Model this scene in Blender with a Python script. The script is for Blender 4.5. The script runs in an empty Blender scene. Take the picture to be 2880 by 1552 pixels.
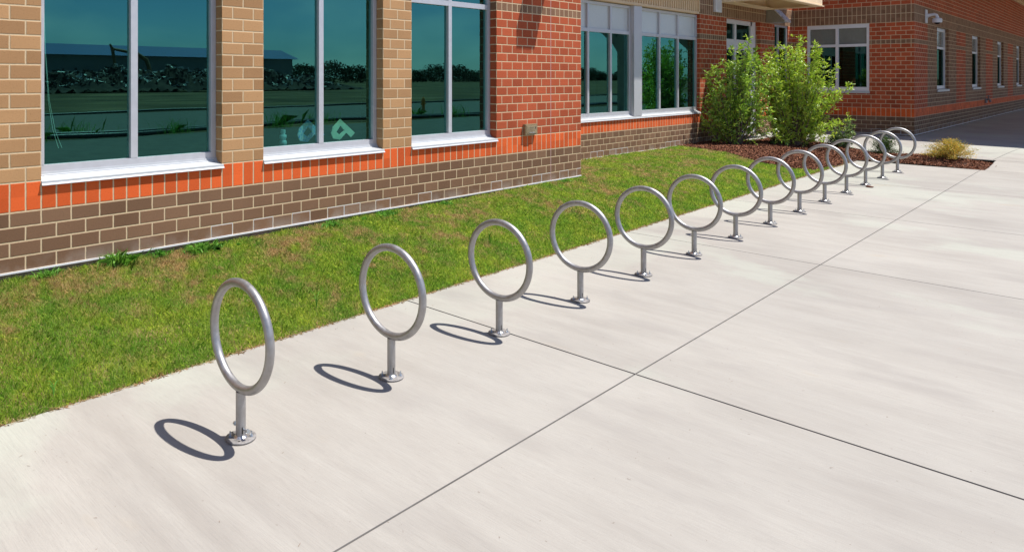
import bpy, bmesh, math, random
import numpy as np
from mathutils import Vector, Matrix

# ------------------------------------------------------------------ set-up
S = 0.125                       # metres per masonry half-length (every number below is in those units)
sc = bpy.context.scene
COL = sc.collection
F, CX, CY = 2030.43, 1152.0, 218.85
TH = 0.799956
CAM = (-16.515, -53.566, 13.1086)
cd = bpy.data.cameras.new('camera')
cam = bpy.data.objects.new('camera', cd)
COL.objects.link(cam)
cam.location = [c*S for c in CAM]
cam.rotation_euler = (math.pi/2, 0.0, TH - math.pi/2)
cd.sensor_width = 36.0
cd.lens = 36.0*F/2880.0
cd.shift_x = (1440.0-CX)/2880.0
cd.shift_y = (CY-776.0)/2880.0
cd.clip_start = 0.05
cd.clip_end = 3000
sc.camera = cam

SUN = Vector((0.335, -0.325, 1.0)).normalized()
ELEV = math.asin(SUN.z)
AZ = math.atan2(SUN.x, SUN.y)
w = bpy.data.worlds.new('World')
sc.world = w
w.use_nodes = True
wn = w.node_tree
bg = wn.nodes['Background']
sky = wn.nodes.new('ShaderNodeTexSky')
sky.sky_type = 'NISHITA'
sky.sun_disc = False
sky.sun_elevation = ELEV
sky.sun_rotation = AZ
sky.air_density = 1.0
sky.dust_density = 0.3
sky.ozone_density = 4.0
tcw = wn.nodes.new('ShaderNodeTexCoord')
mpw = wn.nodes.new('ShaderNodeMapping'); mpw.inputs['Scale'].default_value = (2.2, 2.2, 6.0)
nzw = wn.nodes.new('ShaderNodeTexNoise'); nzw.inputs['Scale'].default_value = 1.6; nzw.inputs['Detail'].default_value = 7
rpw = wn.nodes.new('ShaderNodeMapRange'); rpw.inputs[1].default_value = .46; rpw.inputs[2].default_value = .68; rpw.inputs[4].default_value = .4
mxw = wn.nodes.new('ShaderNodeMixRGB'); mxw.inputs[2].default_value = (13., 13., 12.5, 1)
wn.links.new(tcw.outputs['Generated'], mpw.inputs[0]); wn.links.new(mpw.outputs[0], nzw.inputs['Vector'])
wn.links.new(nzw.outputs[0], rpw.inputs[0]); wn.links.new(rpw.outputs[0], mxw.inputs[0])
tnt = wn.nodes.new('ShaderNodeMixRGB'); tnt.blend_type = 'MULTIPLY'; tnt.inputs[0].default_value = 1; tnt.inputs[2].default_value = (.78, .95, 1.22, 1)
wn.links.new(sky.outputs[0], tnt.inputs[1]); wn.links.new(tnt.outputs[0], mxw.inputs[1]); wn.links.new(mxw.outputs[0], bg.inputs[0])
bg.inputs[1].default_value = 0.07
ld = bpy.data.lights.new('sun', 'SUN')
ld.energy = 4.7
ld.angle = math.radians(0.5)
ld.color = (1.0, 0.965, 0.915)
lo = bpy.data.objects.new('sun', ld)
COL.objects.link(lo)
lo.rotation_euler = SUN.to_track_quat('Z', 'Y').to_euler()
lo.location = (0, 0, 30)
vs = sc.view_settings
vs.view_transform = 'Standard'; vs.look = 'None'; vs.gamma = 1; vs.use_curve_mapping = False
vs.exposure = 0.54
sc.cycles.max_bounces = 8
sc.cycles.transparent_max_bounces = 12

rnd = random.Random(7)
rng = np.random.default_rng(11)

# ------------------------------------------------------------------ terrain
def sst(a, b, x):
    t = np.clip((x-a)/(b-a), 0, 1); return t*t*(3-2*t)
def terr(X, Y):
    X = np.asarray(X, float); Y = np.asarray(Y, float)
    yc = np.maximum(Y, -60)
    g0 = -4.0034+.009*np.clip(X, -80, 170)+.0027*yc
    t = np.clip((Y+13.9)/13.9, 0, 1); e = t*.75+.25*(1-(1-t)**2)
    zw = -.5+.3*np.clip(X/66, 0, 1)
    L = g0+(zw-g0)*e + (-.1-zw)*np.clip(Y/6, 0, 1)
    gE = -.05+.021*yc
    b = sst(143, 172, X)
    far = sst(-60, -110, Y)
    z = L*(1-b)+gE*b
    return z*(1-far)+(-3.9)*far
def tz(x, y): return float(terr(x, y))

# ------------------------------------------------------------------ object helpers
def tag(o, label=None, cat=None, group=None, kind=None):
    if label: o['label'] = label
    if cat: o['category'] = cat
    if group: o['group'] = group
    if kind: o['kind'] = kind
    return o
def empty(name, loc, label, cat, group=None):
    o = bpy.data.objects.new(name, None); COL.objects.link(o)
    o.empty_display_size = .1
    o.location = [c*S for c in loc]
    return tag(o, label, cat, group)
def link(name, me, parent=None, mats=()):
    o = bpy.data.objects.new(name, me); COL.objects.link(o)
    for m in mats: me.materials.append(m)
    if parent is not None:
        o.parent = parent
    return o

class MB:
    """collects shapes in world units; origin = where its parent stands"""
    def __init__(s, org=(0, 0, 0)):
        s.v = []; s.f = []; s.m = []; s.sm = []; s.o = Vector(org); s.mat = 0
    def add(s, vs, fs, smooth=False):
        b = len(s.v)
        s.v += [tuple((Vector(v)-s.o)*S) for v in vs]
        for f in fs:
            s.f.append(tuple(b+i for i in f)); s.m.append(s.mat); s.sm.append(smooth)
    def box(s, a, b, bev=0.0):
        x0, y0, z0 = [min(a[i], b[i]) for i in range(3)]
        x1, y1, z1 = [max(a[i], b[i]) for i in range(3)]
        if bev <= 0:
            vs = [(x, y, z) for x in (x0, x1) for y in (y0, y1) for z in (z0, z1)]
            s.add(vs, [(0, 1, 3, 2), (4, 6, 7, 5), (0, 4, 5, 1), (2, 3, 7, 6), (0, 2, 6, 4), (1, 5, 7, 3)])
        else:
            bm = bmesh.new(); bmesh.ops.create_cube(bm, size=1)
            for v in bm.verts:
                v.co = Vector(((x0+x1)/2+v.co.x*(x1-x0), (y0+y1)/2+v.co.y*(y1-y0), (z0+z1)/2+v.co.z*(z1-z0)))
            bmesh.ops.bevel(bm, geom=bm.edges[:], offset=bev, segments=2, affect='EDGES')
            s.bm(bm)
    def bm(s, bm, smooth=False):
        bm.verts.index_update()
        s.add([v.co.copy() for v in bm.verts], [tuple(v.index for v in f.verts) for f in bm.faces], smooth)
        bm.free()
    def quad(s, *p):
        s.add(p, [tuple(range(len(p)))])
    def prism(s, prof, x0, x1, axis='x'):
        """extrude a (y,z) profile along x, or an (x,z) profile along y"""
        n = len(prof)
        if axis == 'x': vs = [(x0, a, b) for a, b in prof]+[(x1, a, b) for a, b in prof]
        elif axis == 'y': vs = [(a, x0, b) for a, b in prof]+[(a, x1, b) for a, b in prof]
        else: vs = [(a, b, x0) for a, b in prof]+[(a, b, x1) for a, b in prof]
        fs = [(i, (i+1) % n, n+(i+1) % n, n+i) for i in range(n)]+[tuple(range(n-1, -1, -1)), tuple(range(n, 2*n))]
        s.add(vs, fs)
    def tube(s, pts, r, n=12, cap=True, closed=False):
        pts = [Vector(p) for p in pts]
        rs = r if isinstance(r, (list, tuple)) else [r]*len(pts)
        rings = []; N = len(pts); up = None
        for i, p in enumerate(pts):
            if closed: d = pts[(i+1) % N]-pts[i-1]
            else: d = (pts[min(i+1, N-1)]-pts[max(i-1, 0)])
            d.normalize()
            if up is None:
                up = Vector((0, 0, 1)) if abs(d.z) < .9 else Vector((1, 0, 0))
            a = d.cross(up)
            if a.length < 1e-4: a = d.cross(Vector((0, 1, 0)))
            a.normalize(); b = a.cross(d).normalized(); up = b
            rings.append([p+(a*math.cos(2*math.pi*k/n)+b*math.sin(2*math.pi*k/n))*rs[i] for k in range(n)])
        vs = [v for ring in rings for v in ring]; fs = []
        M = N if closed else N-1
        for i in range(M):
            j = (i+1) % N
            for k in range(n):
                fs.append((i*n+k, i*n+(k+1) % n, j*n+(k+1) % n, j*n+k))
        s.add(vs, fs, True)
        if cap and not closed:
            s.add(rings[0], [tuple(range(n-1, -1, -1))]); s.add(rings[-1], [tuple(range(n))])
    def lathe(s, c, prof, n=24, ax='z'):
        vs = []; fs = []
        for (r, h) in prof:
            for k in range(n):
                a = 2*math.pi*k/n
                if ax == 'z': vs.append((c[0]+r*math.cos(a), c[1]+r*math.sin(a), c[2]+h))
                elif ax == 'y': vs.append((c[0]+r*math.cos(a), c[1]+h, c[2]+r*math.sin(a)))
                else: vs.append((c[0]+h, c[1]+r*math.cos(a), c[2]+r*math.sin(a)))
        for i in range(len(prof)-1):
            for k in range(n):
                fs.append((i*n+k, i*n+(k+1) % n, (i+1)*n+(k+1) % n, (i+1)*n+k))
        s.add(vs, fs, True)
        s.add(vs[-n:], [tuple(range(n))]); s.add(vs[:n], [tuple(range(n-1, -1, -1))])
    def build(s, name, mats, parent=None, uv=False, label=None):
        if not isinstance(mats, (list, tuple)): mats = [mats]
        me = bpy.data.meshes.new(name)
        me.from_pydata(s.v, [], s.f)
        for m in mats: me.materials.append(m)
        me.polygons.foreach_set('material_index', s.m)
        me.polygons.foreach_set('use_smooth', s.sm)
        if uv:
            L = me.uv_layers.new(name='UVMap')
            for p in me.polygons:
                n = p.normal
                for li in p.loop_indices:
                    co = Vector(s.v[me.loops[li].vertex_index])/S+s.o
                    if abs(n.x) > .7: t = (co.y/.9943+40, co.z)
                    elif abs(n.y) > .7: t = (co.x/.9943, co.z)
                    else: t = (co.x/.9943, co.y)
                    L.data[li].uv = t
        me.update()
        o = bpy.data.objects.new(name, me); COL.objects.link(o)
        if parent is not None: o.parent = parent
        else: o.location = s.o*S
        if label: o['label'] = label
        return o

def raw_mesh(name, verts, faces, mat, smooth=False):
    """verts (n,3) in metres, faces (m,k) numpy"""
    me = bpy.data.meshes.new(name)
    k = faces.shape[1]
    me.vertices.add(len(verts)); me.vertices.foreach_set('co', np.ascontiguousarray(verts, np.float32).ravel())
    me.loops.add(faces.size); me.loops.foreach_set('vertex_index', faces.ravel().astype(np.int32))
    me.polygons.add(len(faces)); me.polygons.foreach_set('loop_start', np.arange(0, faces.size, k, dtype=np.int32))
    me.polygons.foreach_set('loop_total', np.full(len(faces), k, np.int32))
    me.update(calc_edges=True)
    if smooth: me.polygons.foreach_set('use_smooth', np.ones(len(faces), bool))
    me.materials.append(mat)
    return me

# ------------------------------------------------------------------ materials
class NT:
    def __init__(s, name):
        s.m = bpy.data.materials.new(name); s.m.use_nodes = True
        s.t = s.m.node_tree; s.b = s.t.nodes['Principled BSDF']; s.out = s.t.nodes['Material Output']
    def n(s, typ, **kw):
        x = s.t.nodes.new(typ)
        for k, v in kw.items(): setattr(x, k, v)
        return x
    def set(s, node, key, val):
        inp = node.inputs[key]
        if hasattr(val, 'is_linked') or isinstance(val, bpy.types.NodeSocket): s.t.links.new(val, inp)
        elif isinstance(val, (tuple, list)) and len(val) == 3 and inp.type == 'RGBA': inp.default_value = (*val, 1)
        else: inp.default_value = val
    def M(s, op, a, b=0.0, c=0.0):
        x = s.n('ShaderNodeMath', operation=op)
        s.set(x, 0, a); s.set(x, 1, b)
        if op in ('MULTIPLY_ADD', 'COMPARE', 'SMOOTH_MIN', 'WRAP'): s.set(x, 2, c)
        return x.outputs[0]
    def mr(s, v, a, b, c=0., d=1., smooth=False):
        x = s.n('ShaderNodeMapRange')
        if smooth: x.interpolation_type = 'SMOOTHSTEP'
        for i, q in enumerate((v, a, b, c, d)): s.set(x, i, q)
        return x.outputs[0]
    def mix(s, f, a, b, mode='MIX'):
        x = s.n('ShaderNodeMixRGB', blend_type=mode)
        s.set(x, 0, f); s.set(x, 1, a); s.set(x, 2, b)
        return x.outputs[0]
    def pos(s):
        return s.n('ShaderNodeNewGeometry').outputs['Position']
    def noise(s, scale, detail=4, vec=None, st=None, rough=.5, out=0):
        x = s.n('ShaderNodeTexNoise'); x.inputs['Scale'].default_value = scale
        x.inputs['Detail'].default_value = detail; x.inputs['Roughness'].default_value = rough
        v = vec if vec is not None else s.pos()
        if st:
            mp = s.n('ShaderNodeMapping')
            s.t.links.new(v, mp.inputs[0]); mp.inputs['Scale'].default_value = st
            v = mp.outputs[0]
        s.t.links.new(v, x.inputs['Vector'])
        return x.outputs[out]
    def bump(s, h, strength=.3, dist=.01):
        x = s.n('ShaderNodeBump'); x.inputs['Strength'].default_value = strength; x.inputs['Distance'].default_value = dist
        s.t.links.new(h, x.inputs['Height']); s.t.links.new(x.outputs[0], s.b.inputs['Normal'])
    def fin(s, color=None, rough=None, metal=None, spec=None):
        if color is not None: s.set(s.b, 'Base Color', color)
        if rough is not None: s.set(s.b, 'Roughness', rough)
        if metal is not None: s.set(s.b, 'Metallic', metal)
        if spec is not None: s.set(s.b, 'Specular IOR Level', spec)
        return s.m

def plain(name, col, rough=.6, metal=0., var=.12, scale=9., bump=0.):
    t = NT(name)
    nz = t.noise(scale, 6)
    d = tuple(c*(1-var) for c in col); l = tuple(min(1, c*(1+var)) for c in col)
    c = t.mix(t.mr(nz, .3, .7), d, l)
    if bump: t.bump(t.noise(scale*12, 3), bump, .004)
    return t.fin(c, t.mr(nz, .3, .7, rough*.9, min(1, rough*1.1)), metal)

TAN = (.465, .262, .122); REDB = (.44, .092, .036); ORG = (.72, .122, .028); BRN = (.215, .120, .068); BRN2 = (.25, .138, .08)
MORT = (.66, .50, .31)
def brick(name, field, mode='plain', ujoint=None, base=BRN):
    t = NT(name); M = t.M
    uv = t.n('ShaderNodeUVMap').outputs[0]
    sp = t.n('ShaderNodeSeparateXYZ'); t.t.links.new(uv, sp.inputs[0])
    # slight waviness of hand laid joints
    wob = M('MULTIPLY', M('SUBTRACT', t.noise(1.7, 2, uv), .5), .05)
    u = M('ADD', sp.outputs[0], wob); v = M('ADD', sp.outputs[1], M('MULTIPLY', M('SUBTRACT', t.noise(2.3, 2, uv), .5), .035))
    c = M('FLOOR', v)
    def rg(a, b): return M('MULTIPLY', M('GREATER_THAN', v, a), M('LESS_THAN', v, b))
    inO = rg(4, 6); inS = rg(21, 22); inB = rg(26, 30)
    two = M('MAXIMUM', inO, inB)
    f1 = M('FRACT', v); d1 = M('MINIMUM', f1, M('SUBTRACT', 1, f1))
    f2 = M('MULTIPLY', M('FRACT', M('MULTIPLY', v, .5)), 2); d2 = M('MINIMUM', f2, M('SUBTRACT', 2, f2))
    dv = M('ADD', M('MULTIPLY', d1, M('SUBTRACT', 1, two)), M('MULTIPLY', d2, two))
    so = M('MAXIMUM', two, inS)
    par = M('SUBTRACT', 1, M('MODULO', M('ABSOLUTE', c), 2))
    th = M('MULTIPLY', M('ADD', u, par), .5)
    fu = M('MULTIPLY', M('FRACT', th), 2); du2 = M('MINIMUM', fu, M('SUBTRACT', 2, fu))
    fu1 = M('FRACT', u); du1 = M('MINIMUM', fu1, M('SUBTRACT', 1, fu1))
    du = M('ADD', M('MULTIPLY', du2, M('SUBTRACT', 1, so)), M('MULTIPLY', du1, so))
    cu = M('ADD', M('MULTIPLY', M('FLOOR', th), M('SUBTRACT', 1, so)), M('MULTIPLY', M('FLOOR', u), so))
    cc = t.n('ShaderNodeCombineXYZ')
    t.set(cc, 0, M('ADD', M('MULTIPLY', cu, 1.0), .5)); t.set(cc, 1, M('ADD', M('MULTIPLY', c, 1.0), .5)); t.set(cc, 2, so)
    wn_ = t.n('ShaderNodeTexWhiteNoise'); t.t.links.new(cc.outputs[0], wn_.inputs['Vector'])
    hsh = wn_.outputs['Value']
    dist = M('MINIMUM', du, dv)
    rag = M('MULTIPLY', M('SUBTRACT', t.noise(60, 3, uv), .5), .025)
    dist = M('ADD', dist, rag)
    mort = M('SUBTRACT', 1, t.mr(dist, .042, .062, 0, 1))
    col = field
    if mode == 'stripe':
        fr = M('MULTIPLY', M('FRACT', M('MULTIPLY', M('SUBTRACT', sp.outputs[0], 182.35), 1/51.3)), 51.3)
        st = M('MAXIMUM', M('LESS_THAN', fr, 14.2), M('GREATER_THAN', v, 30))
        col = t.mix(st, BRN2, field)
    lo4 = M('LESS_THAN', v, 4)
    col = t.mix(lo4, col, base)
    col = t.mix(inO, col, ORG)
    col = t.mix(M('MAXIMUM', inS, inB), col, BRN2 if mode != 'shade' else BRN)
    # unit to unit change, pores, soiling
    col = t.mix(1.0, col, t.mix(hsh, (.80, .78, .77), (1.13, 1.13, 1.13)), 'MULTIPLY')
    big = t.noise(.9, 4)
    col = t.mix(1.0, col, t.mix(t.mr(big, .3, .7), (.9, .89, .88), (1.07, 1.07, 1.07)), 'MULTIPLY')
    fine = t.noise(170, 3)
    col = t.mix(t.mr(fine, .62, .72), col, t.mix(1.0, col, (.45, .42, .42), 'MULTIPLY'))
    md = t.noise(75, 3); col = t.mix(t.mr(md, .60, .70, 0, .45), col, t.mix(1.0, col, (.5, .46, .46), 'MULTIPLY'))
    fine2 = t.noise(230, 2)
    col = t.mix(t.mr(fine2, .66, .74, 0, .35), col, (.75, .6, .45))
    mc = t.mix(M('MULTIPLY', M('LESS_THAN', v, 1), M('GREATER_THAN', hsh, .72)), MORT, (.62, .62, .62))
    mc = t.mix(1.0, mc, t.mix(t.noise(40, 3), (.8, .8, .8), (1.1, 1.1, 1.1)), 'MULTIPLY')
    col = t.mix(mort, col, mc)
    grime = M('MULTIPLY', t.mr(v, 1.1, 0.0, 0, 1), t.mr(t.noise(3.5, 4), .42, .6, 0, .5))
    col = t.mix(grime, col, (.40, .33, .27))
    if ujoint is not None:
        j = M('LESS_THAN', M('ABSOLUTE', M('SUBTRACT', sp.outputs[0], ujoint)), .055)
        col = t.mix(j, col, (.50, .33, .30))
    h = M('ADD', t.mr(dist, .03, .085, 0, 1, True), M('MULTIPLY', t.noise(120, 3), .25))
    t.bump(h, .55, .006)
    return t.fin(col, .9, 0, .2)

m_tan = brick('tan_brick', TAN)
m_red = brick('red_brick', REDB, ujoint=61)
m_redB = brick('red_brick_plain', REDB)
m_redD = m_redB
m_redE = brick('striped_brick', REDB, 'stripe')

def metal_frame(name, col, rough=.38, metal=.35):
    t = NT(name); nz = t.noise(14, 4)
    return t.fin(t.mix(nz, tuple(c*.93 for c in col), tuple(c*1.05 for c in col)), t.mr(nz, .3, .7, rough-.06, rough+.08), metal)
m_alu = metal_frame('satin_aluminium', (.58, .575, .59))
m_sill = metal_frame('pale_metal_sill', (.50, .51, .515), .4, .1)
m_white = metal_frame('white_painted_metal', (.72, .71, .71), .4, 0)
m_beige = plain('beige_metal', (.72, .52, .30), .5, 0, .05, 3)
m_beige2 = plain('beige_fascia_metal', (.86, .68, .46), .45, 0, .04, 3)
m_dark = plain('dark_gasket', (.02, .02, .022), .6)
m_int = plain('dim_interior', (.05, .05, .048), .9)
m_blind = None
t = NT('translucent_blind'); m_blind = t.fin(t.mix(t.noise(30, 4), (.50, .52, .50), (.60, .61, .585)), .16, 0, .8)
t = NT('grey_blind_shaded'); m_blind2 = t.fin(t.mix(t.noise(8, 5), (.15, .16, .14), (.22, .23, .20)), .14, 0, .7)

def glass_mat(name, tint, trans, fac=1.0):
    t = NT(name)
    t.t.nodes.remove(t.b)
    g = t.n('ShaderNodeBsdfGlossy'); g.inputs['Roughness'].default_value = 0.004
    # coated glass: the metallic film changes a little across the pane
    nz = t.noise(1.2, 2)
    col = t.mix(nz, tuple(c*.9 for c in tint), tuple(c*1.1 for c in tint))
    t.t.links.new(col, g.inputs['Color'])
    # roller wave of tempered glass
    b = t.n('ShaderNodeBump'); b.inputs['Strength'].default_value = .05; b.inputs['Distance'].default_value = .002
    t.t.links.new(t.noise(2.2, 1, None, (1, 1, .5)), b.inputs['Height']); t.t.links.new(b.outputs[0], g.inputs['Normal'])
    tr = t.n('ShaderNodeBsdfTransparent'); tr.inputs['Color'].default_value = (*trans, 1)
    a = t.n('ShaderNodeAddShader')
    t.t.links.new(g.outputs[0], a.inputs[0]); t.t.links.new(tr.outputs[0], a.inputs[1])
    t.t.links.new(a.outputs[0], t.out.inputs['Surface'])
    return t.m
m_glass = glass_mat('teal_coated_glass', (.06, .205, .185), (.30, .48, .42))
m_glassD = glass_mat('dark_teal_glass', (.05, .11, .09), (.14, .22, .2))

t = NT('galvanised_steel'); nz = t.noise(25, 5); n2 = t.noise(220, 2); n4 = t.noise(7, 5)
t.bump(n2, .06, .001)
m_steel = t.fin(t.mix(t.mr(n4, .45, .7, 0, .5), t.mix(t.mr(nz, .3, .7), (.35, .34, .335), (.44, .43, .425)), (.28, .26, .25)), t.mr(nz, .3, .7, .42, .54), .8)
t = NT('weathered_steel_plate'); nz = t.noise(40, 5)
m_plate = t.fin(t.mix(t.mr(nz, .35, .65), (.19, .175, .165), (.33, .31, .295)), t.mr(nz, .3, .7, .5, .68), .4)
m_bolt = plain('zinc_bolt', (.50, .56, .62), .32, .85, .2, 60)
m_weld = plain('weld_bead', (.62, .60, .58), .3, .9, .3, 90)
m_hole = plain('bolt_hole', (.03, .025, .02), .8)

# concrete: broom strokes run across the walk, pale green patches painting window-bounced sun, faint stains
t = NT('broomed_concrete'); M = t.M
n1 = t.noise(.8, 6, None, (1.2, .8, 1)); n2 = t.noise(1.0, 5, None, (6.0, .7, 1), .6); n3 = t.noise(10., 5, None, (16, .45, 1), .65)
n5 = t.noise(30., 4, None, (9, .25, 1), .6)
col = t.mix(t.mr(n1, .32, .66), (0.327, 0.298, 0.264), (0.408, 0.378, 0.336))
col = t.mix(t.mr(n2, .40, .68, 0, .6), col, (0.430, 0.402, 0.359))
pt = t.noise(.42, 5, None, (1.0, .7, 1), .55); bounce = t.mr(pt, .55, .60, 0, .6)
col = t.mix(bounce, col, (0.430, 0.439, 0.372))  # greenish tone painted in for sun bounced off the glass
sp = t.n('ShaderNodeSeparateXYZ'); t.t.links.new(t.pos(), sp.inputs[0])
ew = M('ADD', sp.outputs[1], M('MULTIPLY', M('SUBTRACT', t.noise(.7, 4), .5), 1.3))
edge = M('MULTIPLY', t.mr(ew, -2.62, -2.50, 0, 1), t.mr(t.noise(.45, 3), .44, .50, 0, .3))  # painted pale fringe by the lawn for sunlight thrown back by the windows
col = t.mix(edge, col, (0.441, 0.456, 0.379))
big = t.noise(.33, 4, None, (1, .45, 1)); col = t.mix(1.0, col, t.mix(t.mr(big, .36, .64), (.93, .938, .94), (1.035, 1.042, 1.035)), 'MULTIPLY')
st = t.noise(2.1, 3, None, (1, .5, 1)); col = t.mix(t.mr(st, .68, .76, 0, .3), col, (0.436, 0.332, 0.204))
col = t.mix(t.mr(t.noise(1.6, 5, None, (1.6, .5, 1)), .54, .72, 0, .5), col, (0.286, 0.262, 0.237))
col = t.mix(t.mr(n3, .38, .62, 0, .20), col, (0.272, 0.253, 0.224))
col = t.mix(t.mr(n5, .5, .75, 0, .35), col, (.21, .195, .18))
col = t.mix(t.mr(t.noise(38, 3), .72, .77, 0, .6), col, (.17, .13, .10))
col = t.mix(t.mr(t.noise(260, 3), .35, .7, 0, .25), col, (.22, .205, .19))
t.bump(M('ADD', M('MULTIPLY', n3, .8), M('MULTIPLY', t.noise(200, 3), .7)), .35, .003)
m_conc = t.fin(col, .86, 0, .25)
m_joint = plain('joint_groove', (.26, .24, .22), .95)  # grey-brown tone of the groove floors and sides
m_found = plain('foundation_block', (.24, .17, .125), .95, 0, .25, 14, .3)
m_soil = plain('soil', (.12, .075, .045), 1, 0, .4, 20, .6)
t = NT('lawn_thatch'); n1 = t.noise(2.6, 5); n2 = t.noise(30, 4)
col = t.mix(t.mr(n1, .42, .62), (.14, .17, .04), (.30, .20, .10)); col = t.mix(t.mr(n2, .35, .65, 0, .6), col, (.05, .05, .015))
t.bump(n2, .6, .01)
m_lawn = t.fin(col, 1, 0, .1)
def grass_mat(name, g1, g2, dry, k0, k1, tr=.35):
    t = NT(name)
    n1 = t.noise(1.3, 6, None, (1, 1, 0), .68); n2 = t.noise(7, 4, None, (1, 1, 0))
    ri = t.n('ShaderNodeNewGeometry').outputs['Random Per Island']
    g = t.mix(ri, g1, g2)
    gp = t.noise(2.3, 5, None, (1, 1, 0), .6)
    g = t.mix(1.0, g, t.mix(t.mr(gp, .38, .62), (.70, .86, .8), (1.22, 1.08, 1.1)), 'MULTIPLY')
    f = t.M('ADD', t.M('MULTIPLY', n1, .64), t.M('MULTIPLY', n2, .36))
    f = t.M('ADD', f, t.M('MULTIPLY', t.M('SUBTRACT', ri, .5), .11))
    spy = t.n('ShaderNodeSeparateXYZ'); t.t.links.new(t.pos(), spy.inputs[0])
    f = t.M('ADD', f, t.mr(spy.outputs[1], -1.75, -.35, -.06, .02))
    col = t.mix(t.mr(f, k0, k1, 0, 1), g, dry)
    t.fin(col, .55, 0, .3)
    tl = t.n('ShaderNodeBsdfTranslucent'); t.t.links.new(col, tl.inputs[0])
    mx = t.n('ShaderNodeMixShader'); mx.inputs[0].default_value = tr
    t.t.links.new(t.b.outputs[0], mx.inputs[1]); t.t.links.new(tl.outputs[0], mx.inputs[2]); t.t.links.new(mx.outputs[0], t.out.inputs[0])
    return t.m
m_grass = grass_mat('grass_blades', (.16, .34, .03), (.54, .66, .09), (.60, .43, .20), .492, .62, .55)
m_weed = grass_mat('weed_blades', (.10, .30, .03), (.20, .45, .06), (.25, .40, .08), .7, .9)
def leaf_mat(name, c1, c2, rough=.38, tr=.35):
    t = NT(name)
    ri = t.n('ShaderNodeNewGeometry').outputs['Random Per Island']
    col = t.mix(ri, c1, c2)
    t.fin(col, rough, 0, .55)
    tl = t.n('ShaderNodeBsdfTranslucent'); t.t.links.new(t.mix(1.0, col, (1.0, 1.0, .6), 'MULTIPLY'), tl.inputs[0])
    mx = t.n('ShaderNodeMixShader'); mx.inputs[0].default_value = tr
    t.t.links.new(t.b.outputs[0], mx.inputs[1]); t.t.links.new(tl.outputs[0], mx.inputs[2]); t.t.links.new(mx.outputs[0], t.out.inputs[0])
    return t.m
m_leafA = leaf_mat('glossy_green_leaves', (.17, .36, .035), (.58, .76, .14), .28)
m_leafB = leaf_mat('bright_green_leaves', (.30, .50, .04), (.62, .74, .12), .34)
m_leafP = leaf_mat('pale_green_leaves', (.10, .22, .05), (.40, .48, .20), .5)
m_leafK = leaf_mat('dark_green_leaves', (.025, .07, .015), (.10, .17, .04), .5)
m_leafY = leaf_mat('yellow_leaves', (.26, .34, .05), (.88, .52, .12), .6)
m_bark = plain('twig_bark', (.13, .09, .065), .9, 0, .3, 30, .4)
t = NT('bark_mulch'); ri = t.n('ShaderNodeNewGeometry').outputs['Random Per Island']
m_chip = t.fin(t.mix(ri, (.05, .018, .011), (.34, .145, .08)), .9, 0, .2)
m_mulch = plain('mulch_bed_base', (.05, .024, .016), 1, 0, .5, 40, .8)

# ------------------------------------------------------------------ ground sheets
JX = [(-70, .06), (-41, .06), (-9.5, .06), (21.67, .07), (54.77, .05), (82.2, .045), (111.1, .045), (141.0, .05), (153.6, .05), (181, .05), (210, .05), (240, .05), (270, .05), (300, .05)]
JY = [(-32.85, .05), (-62, .06)]
X0, X1, Y0, Y1 = -150.0, 460.0, -74.0, 10.2
def axis(lo, hi, step, marks):
    a = set(np.round(np.arange(lo, hi+1e-6, step), 4)); js = set()
    for m, hw in marks:
        a = {x for x in a if abs(x-m) > hw*2.2+.12}
        a |= {round(m-hw, 4), round(m+hw, 4)}
    return sorted(a)
gx = axis(X0, X1, 2.0, JX+[(140.6, .0), (158.6, 0)])
gy = axis(Y0, Y1, 1.5, JY+[(-13.9, 0.), (-15.52, 0), (4.6, 0), (-33.4, 0)])
def in_walk(x, y):
    if y < -33.4: return True
    if x < 141.05: return y < -13.9
    if x < 153.55: return y > 4.6
    if x < 181.4: return True
    return y < -15.52
def isj(x, y):
    for m, hw in JX:
        if abs(x-m) < hw: return True
    for m, hw in JY:
        if abs(y-m) < hw: return True
    return False
vs_, fs_, ms_, idx = [], [], [], {}
def warp(x, y):
    if x > 153: return y-.17*(x-153)*max(0, 1-abs(y+32.85)/3.0)
    return y
def gv(x, y, dz):
    k = (x, y, dz)
    if k not in idx:
        yy = warp(x, y)
        idx[k] = len(vs_); vs_.append((x*S, yy*S, (tz(x, y)+dz)*S))
    return idx[k]
def quadz(x0, x1, y0, y1, dz, mi):
    fs_.append((gv(x0, y0, dz), gv(x1, y0, dz), gv(x1, y1, dz), gv(x0, y1, dz))); ms_.append(mi)
for i in range(len(gx)-1):
    for j in range(len(gy)-1):
        xa, xb, ya, yb = gx[i], gx[i+1], gy[j], gy[j+1]
        if xb-xa < 1e-5 or yb-ya < 1e-5: continue
        xm, ym = (xa+xb)/2, (ya+yb)/2
        if not in_walk(xm, ym): continue
        jt = isj(xm, ym)
        quadz(xa, xb, ya, yb, -.09 if jt else 0., 1 if jt else 0)
        # side walls of grooves and free edges of the slab
        for (xn, yn, p, q) in ((xm, ya-.01, (xa, ya), (xb, ya)), (xm, yb+.01, (xb, yb), (xa, yb)), (xa-.01, ym, (xa, yb), (xa, ya)), (xb+.01, ym, (xb, ya), (xb, yb))):
            inn = in_walk(xn, yn)
            if not jt and (not inn or isj(xn, yn)):
                dz = -.09 if inn else -.9
                a, b = gv(*p, 0.), gv(*q, 0.); c, d = gv(*q, dz), gv(*p, dz)
                fs_.append((a, d, c, b)); ms_.append(1 if inn else 0)
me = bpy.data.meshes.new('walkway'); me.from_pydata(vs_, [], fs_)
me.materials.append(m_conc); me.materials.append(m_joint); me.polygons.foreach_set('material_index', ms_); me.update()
walk = bpy.data.objects.new('walkway', me); COL.objects.link(walk); tag(walk, kind='structure')

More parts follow.
